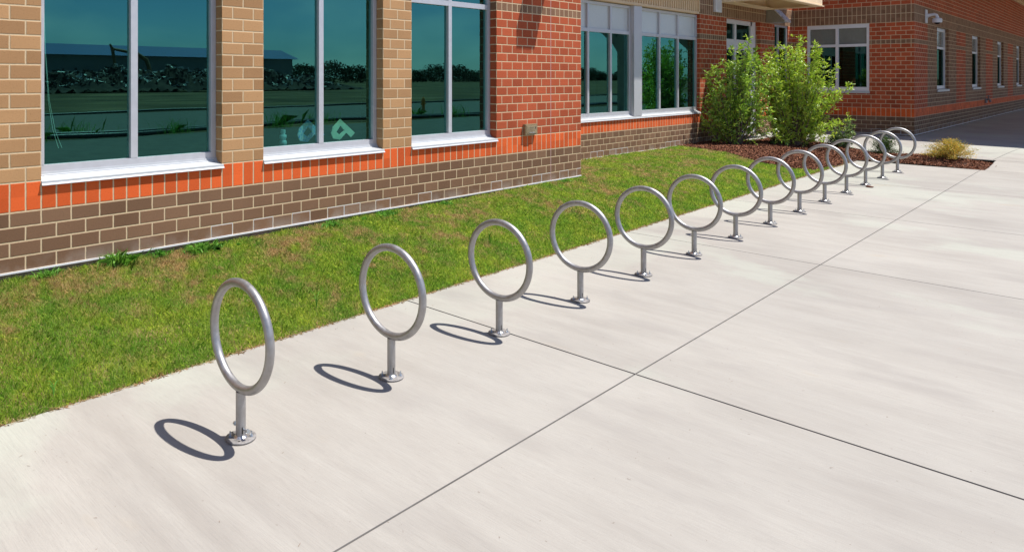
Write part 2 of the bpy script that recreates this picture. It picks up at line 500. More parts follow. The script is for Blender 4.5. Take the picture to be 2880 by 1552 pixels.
def sheet(name, xs, ys, fn, dz, mat, kind='structure', rough=0.0):
    xs = np.asarray(xs); ys = np.asarray(ys)
    X, Y = np.meshgrid(xs, ys, indexing='ij')
    Z = fn(X, Y)+dz
    if rough: Z = Z+rng.normal(0, rough, Z.shape)
    v = np.stack([X, Y, Z], -1).reshape(-1, 3)*S
    nx, ny = len(xs), len(ys)
    i, j = np.meshgrid(np.arange(nx-1), np.arange(ny-1), indexing='ij')
    a = i*ny+j
    f = np.stack([a, a+ny, a+ny+1, a+1], -1).reshape(-1, 4)
    o = link(name, raw_mesh(name, v, f, mat, True)); tag(o, kind=kind)
    return o
# bare earth far and wide
t = NT('bare_earth'); n1 = t.noise(.12, 6); n2 = t.noise(.22, 7, None, (.3, 1.5, 1), .65); n3 = t.noise(9, 4)
col = t.mix(t.mr(n1, .35, .65), (.05, .034, .02), (.24, .165, .09)); col = t.mix(t.mr(n2, .4, .62, 0, .8), col, (.05, .035, .02)); col = t.mix(t.mr(n3, .4, .65, 0, .4), col, (.12, .13, .06))
t.bump(n2, .8, .1)
m_earth = t.fin(col, 1, 0, .1)
def farz(X, Y):
    return -4.6-1.5*sst(-70, -50, Y)+.9*np.sin(X*.013+1.3)*np.sin(Y*.017)*sst(-330, -600, Y)+5.0*sst(-900, -3000, Y)
sheet('ground', np.concatenate([[-9000, -4000, -2000], np.arange(-1000, 2001, 40.), [3000, 5000, 9000]]), np.concatenate([[-12000, -7000, -4000], np.arange(-2400, -160, 30.), [-135, -75, -60, 60, 2500]]), farz, 0, m_earth, rough=.0)
m_gravel = plain('grey_gravel_road', (.115, .105, .085), 1, 0, .25, 3, .4)
sheet('gravel_yard', np.arange(-400, 900, 50.), np.array([-155., -130, -100, -74.1]), lambda X, Y: farz(X, Y)*0-4.25, 0, m_gravel)
sheet('gravel_road', np.arange(-400, 900, 50.), np.arange(-296, -171, 10.), lambda X, Y: farz(X, Y)*0-4.3, 0, m_gravel)

# lawn base, mulch base
LB = [(117.0, 10.15), (116.2, 5.3), (114.3, 2.7), (113.4, -1.), (113.2, -3.2), (112.8, -6.8), (114., -9.2), (115.5, -11.), (119.5, -12.9), (127., -13.5), (141, -13.9)]
def lawn_edge(y):                                            # x of the lawn/mulch edge at height y of plan
    ys = [p[1] for p in LB][::-1]; xs = [p[0] for p in LB][::-1]
    return np.interp(y, ys, xs)
def lawn_region(x, y):
    yl = np.where(x < 67.6, -.05, 10.15)
    return (y > -13.85) & (y < yl) & (x < lawn_edge(y))
xs = np.concatenate([np.arange(-60, 142, 1.5)])
ys = np.concatenate([np.arange(-13.88, 10.2, .8), [10.2]])
sheet('lawn_ground', xs, ys, terr, -.12, m_lawn, rough=.03)

def in_bed(x, y):
    a = (x > 141.1) & (x < 153.5) & (y > -33.3) & (y < 4.6)
    b = (x <= 141.1) & (y > -13.8) & (y < 10.1) & (x > lawn_edge(y)) & ~((x > 139.9) & (y > 4.6))
    return a | b
def bedz(X, Y):
    z = terr(X, Y)
    m = np.exp(-((X-147)/4.2)**2)*np.exp(-((Y+24)/9.)**2)*1.0+np.exp(-((X-147)/4.5)**2)*np.exp(-((Y+9)/6.)**2)*.6
    lip = np.clip((X-150.5)/3, 0, 1)*(X < 153.6)*(Y < 4.6)
    lip2 = np.clip((-28.-Y)/5, 0, 1)
    return z+m-.55*lip-.35*lip2+.05
bx = np.arange(112, 153.6, .35); by = np.arange(-33.4, 10.2, .35)
X, Y = np.meshgrid(bx, by, indexing='ij'); Z = bedz(X, Y)+rng.normal(0, .045, X.shape)
inb = in_bed(X, Y)
V = np.stack([X, Y, Z], -1).reshape(-1, 3)*S; ny = len(by)
i, j = np.meshgrid(np.arange(len(bx)-1), np.arange(ny-1), indexing='ij')
keep = inb[:-1, :-1] | inb[1:, :-1] | inb[:-1, 1:] | inb[1:, 1:]
a = (i*ny+j)[keep]; f = np.stack([a, a+ny, a+ny+1, a+1], -1)
o = link('mulch_bed', raw_mesh('mulch_bed', V, f, m_mulch)); tag(o, kind='structure')
# loose bark chips
N = 46000
px = rng.uniform(112, 153.6, N*2); py = rng.uniform(-33.3, 10.1, N*2)
ok = in_bed(px, py) & ((px < 118) | (rng.random(N*2) < .8)); px, py = px[ok][:N], py[ok][:N]; n = len(px)
spill = rng.random(n) < .012
px = px+spill*rng.normal(0, .7, n); py = py+spill*rng.normal(0, .7, n)
L = rng.uniform(.12, .42, n); Wd = rng.uniform(.03, .09, n); an = rng.uniform(0, 2*np.pi, n); ti = rng.normal(0, .38, n); ro = rng.normal(0, .5, n)
d = np.stack([np.cos(an)*np.cos(ti), np.sin(an)*np.cos(ti), np.sin(ti)], -1)
s_ = np.stack([-np.sin(an)*np.cos(ro), np.cos(an)*np.cos(ro), np.sin(ro)], -1)
c = np.stack([px, py, bedz(px, py)+rng.uniform(.0, .14, n)], -1)
nn = np.cross(d, s_)*.03
vv = np.stack([c-d*L[:, None]-s_*Wd[:, None], c+d*L[:, None]-s_*Wd[:, None]*.5, c+d*L[:, None]*.9+s_*Wd[:, None], c-d*L[:, None]*.8+s_*Wd[:, None]*.8+nn], 1)
o = link('bark_chips', raw_mesh('bark_chips', vv.reshape(-1, 3)*S, np.arange(n*4).reshape(-1, 4), m_chip)); tag(o, 'reddish brown shredded bark chips covering the planting bed', kind='stuff')

# ------------------------------------------------------------------ grass
def blades(px, py, h, wd, lean, zf, dz=-.1):
    n = len(px); an = rng.uniform(0, 2*np.pi, n); la = rng.uniform(0, 2*np.pi, n)
    z = zf(px, py)+dz
    base = np.stack([px, py, z], -1); s_ = np.stack([np.cos(an), np.sin(an), np.zeros(n)], -1)*(wd/2)[:, None]
    ld_ = np.stack([np.cos(la), np.sin(la), np.zeros(n)], -1)*(lean*h)[:, None]
    up = np.zeros((n, 3)); up[:, 2] = h
    mid = base+up*.6+ld_*.35; tip = base+up*np.sqrt(np.clip(1-.4*lean**2, .2, 1))[:, None]+ld_
    v = np.stack([base-s_, base+s_, mid+s_*.8, tip, mid-s_*.8], 1)
    f1 = np.arange(n*5).reshape(-1, 5)
    return v.reshape(-1, 3)*S, f1
def dens_pts(N):
    out = []
    while sum(len(o_) for o_ in out) < N:
        x = rng.uniform(-14, 128, N*2); y = rng.uniform(-13.9, 10.1, N*2)
        d_ = (x+16.5)*.697+(y+53.6)*.717
        p = np.clip(55/d_, .2, 1)**1.5
        k = lawn_region(x, y) & (rng.random(N*2) < p)
        out.append(np.stack([x[k], y[k], d_[k]], -1))
    return np.concatenate(out)[:N]
P = dens_pts(330000)
patch = np.sin(P[:, 0]*.83+2.*np.sin(P[:, 1]*.7))*np.sin(P[:, 1]*.9+1.3*np.sin(P[:, 0]*.6))
h = rng.uniform(.18, .42, len(P))*(1+.3*patch); wd = rng.uniform(.02, .04, len(P))*np.clip(P[:, 2]/45, 1, 3)
ex = P[:, 1]+13.9 < .5
lean = rng.uniform(.15, 1.05, len(P))
v, f = blades(P[:, 0], P[:, 1], h, wd, lean, terr)
o = link('grass', raw_mesh('grass', v, f, m_grass)); tag(o, 'short green lawn with dry brown patches between the wall and the walk', kind='stuff')
# dry clippings along the slab edge
n = 9000
ex_ = rng.uniform(-14, 140, n); ey = -13.95+np.abs(rng.normal(0, .22, n))-.12
m_dry = grass_mat('dry_thatch', (.40, .27, .13), (.55, .38, .20), (.25, .13, .07), .45, .6, .2)
v, f = blades(ex_, ey, rng.uniform(.05, .16, n), rng.uniform(.02, .05, n), rng.uniform(1.2, 3.5, n), terr, -.02)
o = link('dry_grass_edge', raw_mesh('dry_grass_edge', v, f, m_dry)); tag(o, 'dry brown clippings along the edge of the concrete walk', kind='stuff')

def weed(x, y, r, nb, hgt, label, mat=m_weed, wide=.10, lean=(.5, 1.5)):
    e = empty('weed_clump', (x, y, tz(x, y)), label, 'weed', 'weeds growing against the brick wall base')
    a = rng.uniform(0, 6.28, nb); rr = np.abs(rng.normal(0, .35, nb))*r
    h_ = rng.uniform(.5, 1, nb)*hgt
    v, f = blades(x+np.cos(a)*rr*1.5, y+np.sin(a)*rr*.6-.1, h_, rng.uniform(.6, 1.2, nb)*wide, rng.uniform(*lean, nb), terr, -.05)
    v = v-np.array([x, y, tz(x, y)])*S
    link('leaves', raw_mesh('leaves', v, f, mat), e)
    return e
for (x, y, r, nb, hg, lb) in [(0.2, -.55, .9, 90, .8, 'small low green weed tuft at the wall base, nearest of the wall weeds'),
                              (5.2, -.55, 1.5, 160, 1.3, 'tall spiky green weed against the white flashing under the first window'),
                              (11.6, -.9, 1.9, 240, .95, 'broad bright green crabgrass clump below the first tan pier'),
                              (24.8, -.7, 1.5, 150, .7, 'flat green weed clump at the wall base under the second window'),
                              (31.5, -.7, 1.8, 180, .7, 'spreading green weed mat at the wall base beside the second tan pier'),
                              (40.0, -.7, 1.2, 110, .5, 'thin green weed fringe at the wall base under the third window'),
                              (8.2, -.5, 1.3, 90, .7, 'low ragged weed between the spiky weed and the crabgrass clump'),
                              (63.0, -.6, 1.6, 100, .5, 'low green weed at the foot of the red wall corner')]:
    weed(x, y, r, nb, hg, lb)
def sprig(x, y, hgt, label):
    e = empty('grass_sprig', (x, y, tz(x, y)), label, 'tall grass', 'tall single grass sprigs in the lawn')
    mb = MB((x, y, tz(x, y)))
    for k in range(5):
        a = rnd.uniform(0, 6.28); hh = hgt*rnd.uniform(.6, 1); ln = rnd.uniform(.3, .8)*hh
        pts = [(x+math.cos(a)*ln*t_**2, y+math.sin(a)*ln*t_**2, tz(x, y)+hh*math.sin(t_*1.75)/1.0) for t_ in (0, .25, .5, .75, 1)]
        mb.tube(pts, [.03, .03, .025, .02, .006], 4, False)
    mb.build('blade', m_weed, e)
sprig(-3.4, -13.0, .95, 'looping lime green grass sprig on the lawn edge nearest the camera')
sprig(14.6, -12.0, 1.2, 'upright lime grass sprig seen just right of the first ring')
sprig(36.5, -9.8, 1.3, 'pale green grass sprig seen through the third ring')

# ------------------------------------------------------------------ the school building
B = empty('school_building', (0, 0, 0), 'brick school building with tan, orange and red masonry and teal windows', 'building')
ZT = 45
def wallmb(*boxes):
    mb = MB()
    for a, b in boxes: mb.box(a, b)
    return mb
A = .9943
w1, w2, w3 = (0, 14*A), (18*A, 32*A), (36*A, 50*A)
XA = 68*A
wallmb(((-150, 0, -.0), (0, 1.6, ZT)), ((0, 0, 0), (w3[1], 1.6, 5.74)), ((w1[1], 0, 5.74), (w2[0], 1.6, ZT)), ((w2[1], 0, 5.74), (w3[0], 1.6, ZT)),
       ((w1[0], 0, 31), (w1[1], 1.6, ZT)), ((w2[0], 0, 31), (w2[1], 1.6, ZT)), ((w3[0], 0, 31), (w3[1], 1.6, ZT))).build('tan_wall', m_tan, B, True, 'tan block wall with orange band and brown base')
wallmb(((w3[1], 0, 0), (XA, 11.2, ZT))).build('red_wall', m_red, B, True, 'sunlit red block wall with one brown course')
YB = 10.2; ZS = 10.0
wallmb(((XA, YB, 0), (127.2, YB+1.3, 5.95)), ((127.2, YB, 0), (140.3, YB+1.3, ZT)), ((140.3, YB, 26), (159.2, YB+1.3, ZT)), ((159.2, YB, 0), (168.5, YB+1.3, ZT)),
       ((168.5, YB, 0), (177.9, YB+1.3, 9.75)), ((168.5, YB, 26), (177.9, YB+1.3, ZT)), ((177.9, YB, 0), (181.47, YB+1.3, ZT))).build('recessed_wall', m_redB, B, True, 'recessed red block wall around the door')
XD, YE = 181.47, -15.52
wallmb(((XD, YE, -.6), (XD+1.3, -6.6, 33)), ((XD, -6.6, -.6), (XD+1.3, 6.95, 9.75)), ((XD, -6.6, 26), (XD+1.3, 6.95, 33)), ((XD, 6.95, -.6), (XD+1.3, YB+1.3, 33))).build('end_wall', m_redD, B, True, 'shaded dark red block wall with a wide window')
eb = []
ewin = [206.5+51.0*k for k in range(5)]
xp = XD+1.3
for xw in ewin:
    zt = 33 if xp < 186 else 44.2
    if xp < 186: eb.append(((xp, YE, -1.4), (186, YE+1.3, 33))); xp = 186; zt = 44.2
    eb += [((xp, YE, -1.4), (xw, YE+1.3, zt)), ((xw, YE, -1.4), (xw+14.8, YE+1.3, 9.75)), ((xw, YE, 26), (xw+14.8, YE+1.3, zt))]
    xp = xw+14.8
eb.append(((xp, YE, -1.4), (520, YE+1.3, 44.2)))
wallmb(*eb).build('side_wall', m_redE, B, True, 'long shaded wall striped in brown and red block')
wallmb(((-150, .06, -1.6), (XA-.06, 1.5, -.003)), ((XA-.06, YB+.06, -1.4), (182, YB+1.2, -.003))).build('foundation', m_found, B)
fl = wallmb(((-150, -.09, -.1), (XA+.05, .02, 0.02)), ((XA+.05, YB-.09, -.09), (140.3, YB+.02, .02)), ((XD-.07, YE-.07, -.08), (XD+.02, YB, .03)), ((XD-.07, YE-.07, -.09), (520, YE+.02, .02)))
fl.build('base_flashing', m_white, B, label='thin white metal flashing at the foot of the wall')
# inside: dim rooms
it = MB()
it.box((-150, 24, -2), (XA-1, 25, ZT)); it.box((XA, 34, -2), (182, 35, ZT)); it.box((-150, 1.7, -1), (XA-1, 24, 4.0)); it.box((XA, 11.6, -1), (182, 34, 4.0)); it.box((-150, 1.7, 34), (XA-1, 24, 35)); it.box((XA, 11.6, 34), (182, 34, 35))
it.box((194, -14.0, -1), (520, -13.6, 44)); it.box((194, -13.6, -1), (195, 30, 44)); it.box((XD+1.4, 30, -1), (195, 31, 44)); it.box((XD+1.4, YE+1.4, 32.5), (195, 30, 33)); it.box((XD+1.4, YE+1.4, -1), (195, 30, 4))
it.box((XA-1, 1.6, -1), (XA-.02, 24, ZT-.1))
it.box((w3[1]-.35, 1.62, 4), (w3[1]-.05, 24, 34)); it.box((126.9, YB+1.5, 4), (127.3, 34, 34))
it.build('interior', m_int, B)
rf = MB(); rf.box((-150, -.3, ZT), (182, 60, ZT+1)); rf.box((-150, 59, -4), (182, 60, ZT)); rf.box((-151, 0, -4), (-150, 60, ZT))
rf.build('flat_roof', m_beige, B)

def win_y(x0, x1, z0, z1, yf, mull, trans, fw=.5, dep=.55, glass_dep=.34, mats=(m_alu, m_glass), blind=None, bottom=.52, label=None, mw=.56, sill=None, fd=.0):
    """window in a wall facing -y; yf = frame front plane"""
    fr = MB(); yb = yf+dep
    fr.box((x0+.02, yf, z0+bottom), (x0+fw, yb, z1), 0.02); fr.box((x1-fw, yf, z0+bottom), (x1-.02, yb, z1), .02)
    fr.box((x0+.02, yf+.01, z0), (x1-.02, yb, z0+bottom), .02); fr.box((x0+fw, yf+.01, z1-fw), (x1-fw, yb, z1), .02)
    zl = [z0+bottom]+[t_ for t_ in trans]+[z1-fw]
    for t_ in trans:
        fr.box((x0+fw, yf+.01, t_-.29), (x1-fw, yb, t_+.29), .015)
    for m_ in mull: fr.box((m_-mw/2, yf+.003, z0+bottom), (m_+mw/2, yb, z1-fw), .02)
    win = fr.build('window', mats[0], B, label=label)
    xl = [x0+fw]+list(mull)+[x1-fw]; yg = yf+glass_dep
    for i_ in range(len(xl)-1):
        a_ = xl[i_]+(mw/2 if i_ else 0); b_ = xl[i_+1]-(mw/2 if i_ < len(xl)-2 else 0)
        for j_ in range(len(zl)-1):
            c_ = zl[j_]+(.29 if j_ else 0); d_ = zl[j_+1]-(.29 if j_ < len(zl)-2 else 0)
            g = MB()
            isb = blind is not None and j_ == len(zl)-2
            g.quad((a_, yg, c_), (b_, yg, c_), (b_, yg, d_), (a_, yg, d_))
            g.build('blind_pane' if isb else 'pane', blind if isb else mats[1], win)
    return win
def sill_y(x0, x1, yw, yin, win, z=6.0, drop=.38, lip=True):
    s = MB()
    # sloped pan, drip lip flared at the foot
    prof = [(yin, z+.46), (yin-.54, z+.46), (yin-.56, z+.30), (yin-.64, z+.28), (yin-.66, z+.18), (yin-.74, z+.15), (yw-.12, z-.06), (yw-.13, z-.22), (yw-.22, z-.30), (yw-.22, z-.35), (yw-.10, z-.28), (yw-.02, z-.26), (yin, z-.26)]
    s.prism(prof, x0-.0, x1+.10)
    o_ = s.build('sill', m_sill, win)
    for xs_ in (x0+.2, (x0+x1)/2-.1, x1-.35):
        d_ = MB(); d_.lathe((xs_, yin-.645, z+.24), [(.035, 0), (.035, .03)], 8, 'y')
        d_.build('weep_hole', m_dark, win)
    return o_
yfA = .95
for k, (a, b) in enumerate((w1, w2, w3)):
    w_ = win_y(a, b, 6.42, 31, yfA, [(a+b)/2], [21.35, 26.], blind=m_blind, label=['large two-pane teal window nearest the camera', 'middle two-pane teal window with paper letters behind it', 'two-pane teal window beside the red wall'][k])
    if k == 2:
        pass
    sill_y(a, b, 0, yfA+.5, w_)
# white panels behind the upper panes of the third window (between its two cross bars)
yfB = YB+.6
wb1 = win_y(XA-8, 100.5, 6.7, 25.75, yfB, [65.2, 72.4, 79.6, 86.8, 93.9], [20.95], blind=m_blind, bottom=.5, label='wide teal window left of the square post, partly hidden by the red wall')
wb2 = win_y(103.4, 127.2, 6.7, 25.75, yfB, [111.4, 118.9], [20.95], blind=m_blind, bottom=.5, label='wide teal window right of the square post')
sill_y(XA, 127.2, YB, yfB+.5, wb1, 6.24)
p = MB(); p.box((100.5, YB-.06, 6.25), (103.4, YB+1.4, 25.85), .06); p.build('window_post', m_alu, B, label='square grey post between the two wide windows')
# corrugated beige panel above
cp = MB(); x = XA+.02; prof = []
while x < 125.4:
    prof += [(x, YB+.16), (x+.44, YB+.16), (x+.50, YB-.20), (x+.86, YB-.20)]; x += .92
prof = [q for q in prof if q[0] < 126.2]; prof += [(126.25, YB+.16), (126.25, YB+.3), (XA+.02, YB+.3)]
cp.prism(prof, 26.15, ZT-.02, 'z')
cp.box((XA+.02, YB-.32, 25.86), (126.35, YB+.9, 26.06), .02); cp.box((XA+.02, YB-.26, 26.06), (126.35, YB+.28, 26.3))
cp.box((126.1, YB-.30, 26.3), (126.45, YB+.3, ZT-.02))
cp.box((XA+.02, YB+.3, 26.15), (126.4, YB+1.2, ZT-.02))
cp.build('corrugated_panel', m_beige, B, label='beige corrugated metal panel above the recessed windows')
# door recess
dr = MB(); yd = YB+1.0
dr.box((140.32, yd, 25.0), (157.0, yd+.6, 25.98), .02); dr.box((140.32, yd, 0), (140.9, yd+.6, 25.0), .02)
dr.box((147.0, yd, 0), (148.1, yd+.6, 25.0), .02); dr.box((156.2, yd, 0), (157.2, yd+.6, 25.98), .02); dr.box((157.2, yd-.02, 0), (159.18, yd+.6, 25.98), .02)
dr.box((140.9, yd+.01, 19.3), (156.2, yd+.6, 21.6), .02)
dr.box((140.9, yd+.01, 0), (156.2, yd+.6, 2.2), .02)
dr.box((153.3, yd+.02, 2.2), (154.2, yd+.6, 19.3), .02); dr.box((141.8, yd+.02, 2.2), (142.3, yd+.6, 19.3), .02)
door = dr.build('entrance_door', m_white, B, label='white framed double door behind the shrubs')
for (a, b, c, d) in ((140.9, 147.0, 21.6, 25.0), (148.1, 156.2, 21.6, 25.0), (140.9, 147.0, 2.2, 19.3), (148.1, 156.2, 2.2, 19.3)):
    g = MB(); g.quad((a, yd+.4, c), (b, yd+.4, c), (b, yd+.4, d), (a, yd+.4, d)); g.build('pane', m_glassD, door)
hd = MB()
hd.tube([(149.2, yd-.05, 8.5), (149.2, yd-.45, 8.5), (149.2, yd-.45, 11), (149.2, yd-.05, 11)], .12, 8); hd.build('handle', m_alu, door)
# narrow window
wf = win_y(168.5, 177.9, 9.9, 26, YB+.25, [171.7], [20.5], mats=(m_alu, m_glassD), bottom=.5, label='narrow window between the door and the corner')
s = MB(); s.prism([(YB+.4, 9.95), (YB-.4, 9.72), (YB-.4, 9.35), (YB+.4, 9.4)], 168.5, 177.9); s.build('sill', m_sill, wf)
# window in the end wall (faces -x)
fr = MB(); xf = XD+.1; ya, yb, z0, z1 = -6.6, 6.95, 9.85, 26
fr.box((xf, ya, z0), (xf+.6, ya+.6, z1), .02); fr.box((xf, yb-.62, z0), (xf+.6, yb, z1), .02); fr.box((xf+.01, ya+.6, z0), (xf+.6, yb-.62, z0+1.0), .02); fr.box((xf+.01, ya+.6, z1-.95), (xf+.6, yb-.62, z1), .02)
fr.box((xf+.015, ya+.6, 20.55), (xf+.6, yb-.6, 21.2), .015); fr.box((xf+.005, -.05, z0+1), (xf+.6, .62, z1-.95), .015)
wd_ = fr.build('window', m_white, B, label='wide four-pane window in the shaded dark red wall')
for (a, b) in ((ya+.6, -.05), (.62, yb-.62)):
    for (c, d, mt, nm) in ((z0+1, 20.55, m_glassD, 'pane'), (21.2, z1-.95, m_blind2, 'blind_pane')):
        g = MB(); g.quad((xf+.35, b, c), (xf+.35, a, c), (xf+.35, a, d), (xf+.35, b, d)); g.build(nm, mt, wd_)
s = MB(); s.prism([(XD+.5, 9.9), (XD-.28, 9.8), (XD-.28, 9.35), (XD+.5, 9.35)], ya-.1, yb, 'y'); s.build('sill', m_sill, wd_)
# narrow windows of the side wall
elab = ['first narrow slit window from the corner in the striped wall', 'second narrow slit window from the corner in the striped wall', 'third narrow slit window from the corner in the striped wall', 'fourth narrow slit window from the corner in the striped wall', 'fifth narrow slit window from the corner in the striped wall']
for xw, lb in zip(ewin, elab):
    we = win_y(xw, xw+14.8, 10.2, 26, YE+.75, [], [20.8], fw=.9, dep=.5, mats=(m_white, m_glassD), blind=m_blind2, bottom=.8, label=lb)
    s = MB(); s.prism([(YE+.95, 10.25), (YE-.25, 10.05), (YE-.25, 9.5), (YE+.95, 9.6)], xw, xw+14.85); s.build('sill', m_sill, we)
# entry canopy
cn = MB(); cx0, cx1, cy0, cz0, cz1 = 137.0, 162.4, -2.0, 28.95, 34.0
cn.box((cx0, cy0, cz0), (cx1, cy0+.5, cz1), .03); cn.box((cx0, cy0+.5, cz0), (cx0+.5, YB-.02, cz1)); cn.box((cx1-.5, cy0+.5, cz0), (cx1, YB-.02, cz1)); cn.box((cx0+.5, YB-.52, cz0), (cx1-.5, YB-.02, cz1))
cn.box((cx0+.5, cy0+.5, cz0), (cx1-.5, cy0+1.3, cz0+.25)); cn.box((cx0+.5, YB-2.4, cz0), (cx1-.5, YB-.52, cz0+.25)); cn.box((cx0+.5, cy0+1.3, cz0), (cx0+1.3, YB-2.4, cz0+.25)); cn.box((cx1-1.3, cy0+1.3, cz0), (cx1-.5, YB-2.4, cz0+.25))
cn.box((cx0-.15, cy0-.35, cz0-.02), (cx1+.15, cy0+.02, cz0+.18))
cn.mat = 1
cn.box((cx0+.5, cy0+.5, cz1-.6), (cx1-.5, YB-.52, cz1-.1))
yy = cy0+2.4
while yy < YB-3:
    cn.box((cx0+.6, yy, cz1-1.5), (cx1-.6, yy+.7, cz1-.6)); yy += 1.7
cn.build('entry_canopy', [m_beige2, m_beige], B, label='beige metal canopy over the entrance door')
# high canopy beyond the frame, on branching columns
rc = MB(); rc.box((185.5, -58, 44.25), (520, YE+1.2, 47.2)); rc.box((185.3, -58.3, 43.6), (186.0, YE+1.2, 47.6)); rc.box((186.0, -58.3, 43.6), (520, -57.6, 47.6))
rc.box((186.0, YE-.55, 43.3), (520, YE-.05, 44.2))
rc.build('walkway_roof', m_beige, B, label='high beige roof covering the shaded walk')
m_colm = plain('brown_column_metal', (.30, .25, .19), .5, .1, .06, 4)
for k in range(5):
    xc = 187.2+51*k
    c_ = MB(); zb = tz(xc, -38.7)-.1
    c_.box((xc-1.35, -40.05, zb), (xc+1.35, -37.35, 44.2), .1)
    arc = [(-38.7, 17), (-39.8, 20.5), (-41.8, 23.6), (-45, 26.5), (-49, 29.5), (-53, 34), (-56, 40), (-57, 44.2)]
    up = [(a+ (1.2 if i_ < 6 else .2), b+2.6) for i_, (a, b) in enumerate(arc)]; up[-1] = (-54.2, 44.2); up[-2] = (-53.6, 41)
    prof = arc+up[::-1]
    c_.prism(prof, xc-1.1, xc+1.1)
    c_.build('canopy_column', m_colm, B, label='branching metal column carrying the high roof')
# unseen box added high on the red wall to throw its tapering shadow
sc_ = MB(); hgt_ = 33.15
sc_.box((59.0, -5.4, hgt_), (62.7, -.02, hgt_+2.4), .05)
sc_.build('shadow_caster', m_beige, B)

# wall mounted things
def outlet_box():
    e = empty('outlet_box', (56, 0, 6.7), 'small bronze utility box with engraved cover fixed to the red wall', 'utility box')
    mb = MB((56, 0, 6.7)); mb.box((54.75, -.42, 6.08), (57.25, -.003, 7.42), .05); mb.build('housing', plain('bronze_paint', (.33, .24, .13), .45, .3, .15, 25, .2), e)
    c2 = MB((56, 0, 6.7)); c2.box((55.0, -.47, 6.25), (57.0, -.40, 7.22), .03)
    for z_ in np.linspace(6.5, 7.0, 4): c2.box((55.2, -.50, z_), (56.3, -.46, z_+.04))
    c2.build('cover', plain('bronze_cover', (.38, .29, .17), .4, .35, .25, 60, .5), e)
    c3 = MB((56, 0, 6.7)); c3.box((55.4, -.55, 6.34), (56.5, -.47, 6.43)); c3.build('latch', m_weld, e)
    c4 = MB((56, 0, 6.7)); c4.box((56.66, -.49, 6.85), (56.80, -.465, 7.05)); c4.build('keyhole', m_dark, e)
outlet_box()
def wall_louvre():
    e = empty('wall_vent', (135, YB, 27), 'white louvred box high on the brick pier left of the canopy', 'vent')
    mb = MB((135, YB, 27))
    mb.box((133.55, YB-.55, 26.75), (136.6, YB-.004, 33.0), .05); mb.build('housing', m_white, e)
    s2 = MB((135, YB, 27)); z_ = 27.3
    while z_ < 32.6:
        s2.prism([(YB-.58, z_+.06), (YB-.50, z_+.2), (YB-.66, z_)], 133.95, 136.2); z_ += .27
    s2.build('louvre', m_white, e)
wall_louvre()
def flood():
    o3 = (164.6, YB, 26.8)
    e = empty('wall_light', o3, 'wedge-shaped silver wall light under the canopy corner', 'light')
    m_h = plain('light_housing', (.33, .31, .28), .5, .3, .1, 12); mb = MB(o3)
    prof = [(YB-.05, 24.9+1.2), (YB-.05, 29.0), (YB-1.9, 29.0), (YB-4.1, 26.4), (YB-4.1, 26.05)]
    mb.prism(prof, 162.9, 166.6); mb.build('housing', m_h, e)
    c = MB(o3); c.prism([(YB-1.75, 29.0), (YB-1.9, 29.14), (YB-4.25, 26.5), (YB-4.25, 26.0), (YB-4.1, 26.0), (YB-4.1, 26.4)], 162.75, 166.75)
    c.build('visor', metal_frame('bright_visor', (.72, .72, .72), .3, .5), e)
    l = MB(o3); l.box((163.4, YB-3.4, 26.0), (166.1, YB-.8, 26.06)); l.build('lens', m_blind, e)
flood()
def dome_cam():
    o3 = (193.5, YE, 27.5)
    e = empty('security_camera', o3, 'white dome security camera on a bracket near the wall corner', 'camera')
    mb = MB(o3); mb.box((192.6, YE-.22, 26.2), (194.5, YE-.004, 29.4), .05); mb.build('mount_plate', m_white, e)
    a_ = MB(o3); pts = [(193.5, YE-.2, 27.9), (193.5, YE-1.0, 28.1), (193.5, YE-1.7, 28.2), (193.5, YE-2.1, 28.0), (193.5, YE-2.25, 27.5), (193.5, YE-2.25, 27.2)]
    a_.tube(pts, [.5, .32, .32, .34, .38, .42], 12); a_.build('arm', m_white, e)
    d_ = MB(o3); d_.lathe((193.5, YE-2.25, 26.2), [(.95, .0), (1.0, .25), (1.0, .8), (.85, .98), (.45, 1.05)], 20); h_ = d_.build('housing', m_white, e)
    g_ = MB(o3); g_.lathe((193.5, YE-2.25, 26.2), [(.08, -.42), (.35, -.36), (.55, -.2), (.62, .02)], 16); g_.build('lens_dome', plain('smoked_dome', (.02, .02, .022), .1), e)
dome_cam()
def hose_bib():
    o3 = (281.6, YE, 6.0)
    e = empty('hose_tap', o3, 'small metal tap on the orange band of the striped wall', 'tap')
    mb = MB(o3); mb.box((280.4, YE-.5, 4.9), (282.6, YE-.005, 6.3), .06); mb.build('plate', m_plate, e)
    a_ = MB(o3); a_.tube([(281.5, YE-.4, 6.0), (281.5, YE-1.2, 6.0), (281.5, YE-1.4, 5.2)], .3, 8); a_.tube([(281.5, YE-.9, 6.1), (281.5, YE-.9, 7.2)], .12, 6); a_.lathe((281.5, YE-.9, 7.2), [(.5, 0), (.5, .15)], 10); a_.build('spout', m_plate, e)
hose_bib()

